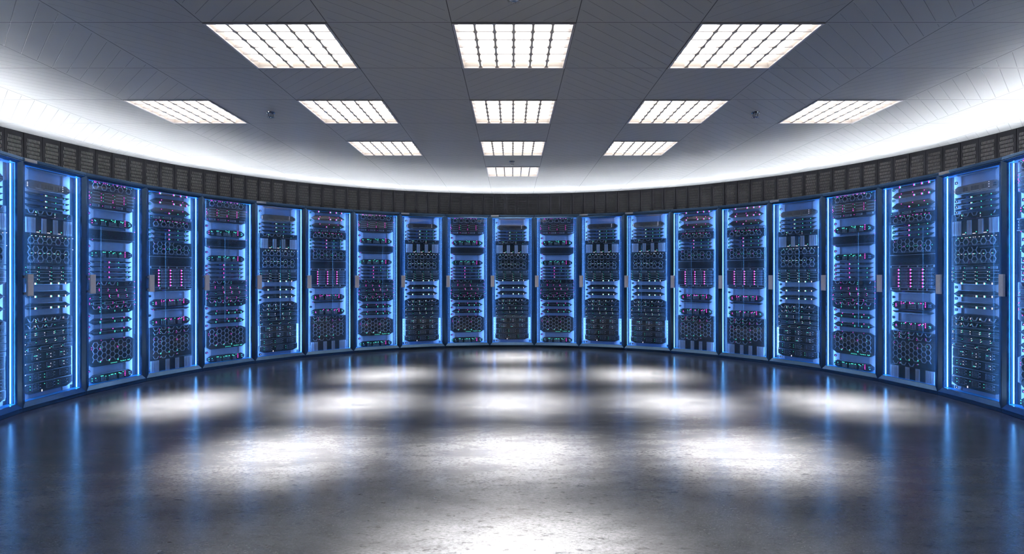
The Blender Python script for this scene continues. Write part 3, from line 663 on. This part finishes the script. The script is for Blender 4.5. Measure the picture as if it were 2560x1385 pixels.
def C_units():
    S = SC; U = []; c = cols(S); c0 = S.u0
    def pts(lst, v): return [(x, v) for x in lst]
    for k, (kd, a, b, w) in enumerate((('trapw', 312, 345, 'topmost'), ('hexu', 385, 457, 'middle'))):
        u = Unit(S, 'aggregation_switch', 'network switch', 'bronze switch with pink lights, %s of three' % w, kd, a, b, 'bronze')
        v = 328 if k == 0 else 438
        u.led('pink', pts((1100, 1280, 1375, 1460), v), 5, 9).led('green', pts((1112, 1292, 1387, 1472), v - 4) + pts((1112, 1292, 1387, 1472), v + 5), 3.5)
        if k: u.led('pink', pts((1122, 1266, 1407), 405), 4); u.segs('trim_line', 'line2', [hl(1010, 1500, 424)], 2.4)
        U.append(u)
    u = Unit(S, 'aggregation_switch', 'network switch', 'bronze switch with pink lights, lowest of three', 'hexu', 502, 574, 'bronze')
    u.led('pink', pts((1122, 1266, 1407), 518), 4).led('pink', [(1220, 558)], 4, 8).led('green', pts((1232, 1340, 1447), 558), 4).led('blue', [(1175, 552)], 14, 3); U.append(u)
    u = Unit(S, 'module_row', 'server', 'flat server with outlined port modules and green lights', 'block', 598, 644, 'black2')
    u.led('green', pts((993, 1143, 1285, 1425), 620))
    for x in (1012, 1160, 1302, 1442):
        u.rect('module', 'line', [(x, 606, x + 74, 609), (x, 628, x + 74, 631), (x, 606, x + 3, 631), (x + 72, 606, x + 86, 631)])
        u.rect('ports', 'line2', [(x + 12 + q * 13, 612, x + 20 + q * 13, 625) for q in range(4)])
    U.append(u)
    u = Unit(S, 'hexagon_storage', 'storage server', 'storage server, one hexagon row under colourful lights', 'block', 646, 748)
    u.rect('vent_bars', 'line2', bars(S, 712, 738)); u.segs('hexagon_grille', 'line', ringrow(S, 700))
    u.led('pink', [(1052, 653), (1102, 652), (1112, 652), (1160, 656), (1207, 655), (1268, 654), (1312, 655), (1328, 656), (1370, 656), (1418, 655), (1464, 658)])
    u.led('green', [(1107, 661), (1132, 660), (1205, 663), (1228, 661), (1300, 662), (1322, 664), (1413, 664), (1410, 672)]); U.append(u)
    nmw = ['topmost', 'middle', 'lowest']
    for k, a in enumerate((755, 808, 864)):
        m = a + 12; u = Unit(S, 'network_switch', 'network switch', 'thin black switch, %s of three stacked' % nmw[k], 'trap', a, a + 28)
        u.led('pink', [(1220, m)], 4, 8).led('green', pts((1232, 1340, 1447), m), 4).led('blue', [(1172, m - 5)], 14, 3)
        u.rect('slots', 'line2', [(1290, m - 3, 1320, m + 1), (1390, m - 3, 1425, m + 1), (1045, m + 3, 1110, m + 5)], d=.002); U.append(u)
    u = Unit(S, 'honeycomb_storage', 'storage server', 'storage server, two honeycomb rows, green lights', 'block', 912, 1084)
    u.rect('vent_bars', 'line2', bars(S, 1045, 1070))
    u.segs('hexagon_grille', 'line', dedupe(ring(c[0], 914, (0, 1, 2)) + ring(c[2], 914, (0, 1, 2)) + ring(c[4], 914, (0, 1, 2)) + ring(c[6], 972) + ring(c[8], 972) + ringrow(S, 972) + ringrow(S, 1030)))
    u.led('green', pts((1105, 1200, 1225, 1295, 1317, 1410, 1500), 995)).led('pink', pts((1155, 1365), 995)).led('pink', [(1035, 938)]); U.append(u)
    u = Unit(S, 'mesh_server', 'server', 'dark mesh-fronted server without lit drives', 'block', 1088, 1204, 'black2')
    def mesh(b):
        for r in range(7):
            for q in range(33):
                b.disc(S.x(c0 - 270 + q * 16.5 + (8 if r % 2 else 0)), S.z(1110 + r * 13), 5.2 / 1078, YF - .0015, YF + .001, 6)
    u.part('mesh_holes', 'hole', mesh); u.segs('seam', 'line', [hl(c0 - 280, c0 + 280, 1092)], 4); U.append(u)
    u = Unit(S, 'drive_array', 'drive array', 'drive array, three columns of six pink-lit drives', 'block', 1206, 1488)
    u.rect('vent_row', 'line', [(c0 - 275, 1208, c0 + 275, 1212), (c0 - 275, 1232, c0 + 275, 1236)] + [(c0 - 272 + q * 113, 1208, c0 - 258 + q * 113, 1236) for q in range(5)] + [(c0 + 262, 1208, c0 + 275, 1236), (c0 - 275, 1458, c0 + 275, 1461), (c0 - 275, 1483, c0 + 275, 1487)] + [(c0 - 272 + q * 113, 1458, c0 - 258 + q * 113, 1487) for q in range(5)])
    for r in range(6):
        v = 1258 + r * 36.6
        for x in (1085, 1238, 1387):
            u.child('drive', 'line2', [(x + 32, v - 15, x + 112, v - 12), (x + 32, v + 11, x + 112, v + 14), (x + 32, v - 15, x + 35, v + 14), (x + 109, v - 15, x + 112, v + 14), (x + 112, v - 9, x + 132, v - 5), (x + 112, v + 5, x + 132, v + 9)] + [(x + 42 + q * 17, v - 8, x + 53 + q * 17, v + 8) for q in range(4)], .004)
            u.led('pink', [(x, v)], 6, 9).led('green', [(x + 14, v)], 4)
    U.append(u)
    u = Unit(S, 'blank_server', 'server', 'plain dark server directly under the drive array', 'trapw', 1490, 1518); u.led('blue', [(1150, 1500)], 16, 3); u.segs('seam', 'line2', [hl(1030, 1470, 1507)], 2.5); U.append(u)
    U.append(octunit(S, 1606, 1698, 'octagonal black switch with pink lights, upper', {'green': [(c0 - 238, 1642), (c0 - 238, 1664), (1172, 1618), (1240, 1632), (1292, 1626), (1340, 1626), (1395, 1628)],
        'pink': [(c0 - 200, 1640), (c0 - 200, 1652), (c0 - 200, 1667), (1122, 1618), (1122, 1636), (1148, 1630), (1155, 1628), (1228, 1618), (1228, 1630), (1256, 1626), (1266, 1625), (1276, 1625), (1362, 1624), (1372, 1624), (1420, 1616), (1420, 1634), (1420, 1650), (1420, 1662)]}))
    u = Unit(S, 'blank_server', 'server', 'thin dark server between two octagonal switches', 'trap', 1717, 1742); u.led('pink', [(1018, 1730)]); u.segs('seam', 'line2', [hl(1060, 1440, 1732)], 2.5); U.append(u)
    U.append(octunit(S, 1832, 1926, 'octagonal black switch with pink lights, lower', {'green': [(c0 - 238, 1872), (c0 - 238, 1898), (1125, 1857), (1156, 1856), (1230, 1852), (1298, 1848), (1380, 1858), (1392, 1850), (1470, 1864), (1478, 1876)],
        'pink': [(c0 - 198, 1874), (c0 - 198, 1886), (1172, 1850), (1178, 1844), (1250, 1852), (1244, 1862), (1340, 1860), (1350, 1858), (1362, 1850), (1396, 1846), (1420, 1838), (1420, 1854), (1420, 1870), (1420, 1882)]}))
    u = Unit(S, 'hexagon_server', 'server', 'server, two open-hexagon rows, mixed lights', 'block', 1942, 2036)
    u.segs('hexagon_grille', 'line', openrow(S, 1948, (0, 2, 4, 6, 8)) + openrow(S, 1996, (0, 2, 4, 6, 8)))
    u.led('green', [(1035, 1982), (1107, 1970), (1107, 1994), (1108, 2018), (1035, 2031), (1218, 1970), (1218, 1987), (1220, 2008), (1218, 2032), (1328, 1958), (1326, 2008)]).led('pink', [(1097, 1968), (1097, 1988), (1097, 2012), (1210, 1960), (1210, 2012), (1317, 2008), (1317, 2026), (1425, 2002), (1425, 2018)]); U.append(u)
    u = Unit(S, 'honeycomb_storage', 'storage server', 'big honeycomb storage server above the cards', 'block', 2038, 2322)
    u.segs('hexagon_grille', 'line', [s for s in honey(S, 2085, 4) if max(s[0][1], s[1][1]) < 2282] + openrow(S, 2290, (0, 2, 4)))
    u.led('pink', [(1033, 2081), (1105, 2118), (1326, 2108), (1326, 2116), (1103, 2304), (1325, 2290)]).led('green', [(1120, 2121), (1442, 2082), (1114, 2304), (1338, 2288)]).led('green', [(1112, 2262), (1222, 2255), (1330, 2248)], 6, 8); U.append(u)
    u = Unit(S, 'card_bay', 'card bay', 'bottom card bay with twelve pale slotted cards', 'block', 2324, 2496)
    for (x0, n) in ((983, 4), (1175, 2), (1303, 2), (1425, 4)):
        for k in range(n):
            x = x0 + k * 27
            u.child('card', 'card', [(x, 2340, x + 24, 2488)])
            u.led('white' if (k + n) % 3 else 'pink', [(x + 12, 2350)], 6, 5)
    u.rect('card_slots', 'line2', [(x0 + k * 27 + q, 2364 + r * 9, x0 + k * 27 + q + 4, 2368 + r * 9) for (x0, n) in ((983, 4), (1175, 2), (1303, 2), (1425, 4)) for k in range(n) for q in (6, 14) for r in range(11)], d=.0075)
    U.append(u)
    return U
KNOB = {'A': ([383, 563, 617, 670], [1395, 1505, 1615, 2368]), 'B': ([645, 980, 1157, 1210, 1262, 1315, 1695, 1805, 1917, 2260], []), 'C': ([345, 465, 553, 775, 830, 885], [1567, 1797])}
UN = {'A': [u.finish() for u in A_units()], 'B': [u.finish() for u in B_units()], 'C': [u.finish() for u in C_units()]}
def knobs(t):
    S = {'A': SA, 'B': SB, 'C': SC}[t]; h = MB(); l = MB()
    for grp, vs in enumerate(KNOB[t]):
        for v in vs:
            x, z = -.236, S.z(v); h.box(x - .018, x + .004, .0895, .093, z - .013, z + .013); h.disc(x + .004, z, .013, .0895, .093, 12)
            if not (grp == 1 and v < 2300): l.box(x, x + .007, .0885, .0905, z - .0055, z + .0015)
    return h.mesh('cable_hole', M['hole']), l.mesh('status_lights', M[{'A': 'white', 'B': 'pink', 'C': 'green'}[t]])
KM = {t: knobs(t) for t in 'ABC'}
# perforated pale rails beside the blade servers
sv = MB()
for s in (-1, 1):
    z0, z1 = SA.z(2350), SA.z(1975); xs = sorted((s * .262, s * .289)); sv.box(xs[0], xs[1], .09, .103, z0, z1)
svh = MB()
for s in (-1, 1):
    for k in range(8):
        z = SA.z(2340 - k * 47); svh.box(min(s * .268, s * .282), max(s * .268, s * .282), .0885, .091, z, z + .006); svh.box(min(s * .262, s * .289), max(s * .262, s * .289), .0893, .091, z + .02, z + .0215)
me_sv, me_svh = sv.mesh('side_rail', M['card']), svh.mesh('rail_slots', M['rail'])

def cab_where(i):
    if i == 0: return 'exactly central'
    if abs(i) == 10: return 'cut by %s edge' % ('left' if i < 0 else 'right')
    return '%s %s of centre' % (ordn(abs(i)), 'left' if i < 0 else 'right')
types = {-10: 'A', -9: 'A', -8: 'B', -7: 'C', -6: 'B', -5: 'A', -4: 'C', -3: 'B', -2: 'A', -1: 'B', 0: 'A', 1: 'B', 2: 'A', 3: 'A', 4: 'C', 5: 'C', 6: 'A', 7: 'B', 8: 'C', 9: 'A', 10: 'B'}
look = {'A': 'white label plate, white-lit servers', 'B': 'three octagonal switches', 'C': 'pink-lit drives, cards at foot'}
for i in range(-12, 13):
    a = 10 * i; loc = polar(a, R); rz = -R_(a); t = types.get(i)
    if t: lab = 'glass-door server cabinet with %s, %s' % (look[t], cab_where(i))
    else: lab = 'glass-door server cabinet beside the camera, out of view on the %s' % ('left' if i < 0 else 'right')
    cab = empty('server_cabinet', loc, rz, label=lab, category='server cabinet', group='glass-door server cabinets round the room')
    for nm, me, ex in cab_parts: link(nm, me, cab, **ex)
    if t == 'A' or t is None: link('label_plate', me_plate, cab, label='small white label plate')
    if not t: link('blanking_panel', me_blank, cab); continue
    link('cable_hole', KM[t][0], cab); link('status_light', KM[t][1], cab)
    if t == 'A': sr = link('side_rail', me_sv, cab); link('rail_slots', me_svh, sr)
    for u in UN[t]:
        o = empty(u.name, (loc[0], loc[1], u.z0), rz, label='%s, in %s' % (u.desc, cab_name(i)), category=u.cat, group='rack-mounted %ss' % u.name.replace('_', ' '))
        for nm, me, l in u.meshes:
            k = link(nm, me, o)
            if l: k['label'] = l

# ------------------------------------------------------------------ camera, world, view
cd = bpy.data.cameras.new('camera'); cam = bpy.data.objects.new('camera', cd); C.objects.link(cam)
cam.location = (0, 0, CAM_H); cam.rotation_euler = (R_(90), 0, 0)
cd.sensor_width = 36; cd.lens = 36 * F / 2560; cd.clip_start = .05
bpy.context.scene.camera = cam
w = bpy.data.worlds.new('world'); bpy.context.scene.world = w; w.use_nodes = True
w.node_tree.nodes['Background'].inputs[0].default_value = (0, 0, 0, 1)
sc = bpy.context.scene
sc.view_settings.view_transform = 'Standard'; sc.view_settings.look = 'None'; sc.view_settings.gamma = 1; sc.view_settings.exposure = 0
sc.view_settings.use_curve_mapping = False
sc.cycles.use_denoising = True
sc.cycles.max_bounces = 8; sc.cycles.transparent_max_bounces = 16
sc.cycles.sample_clamp_indirect = 6
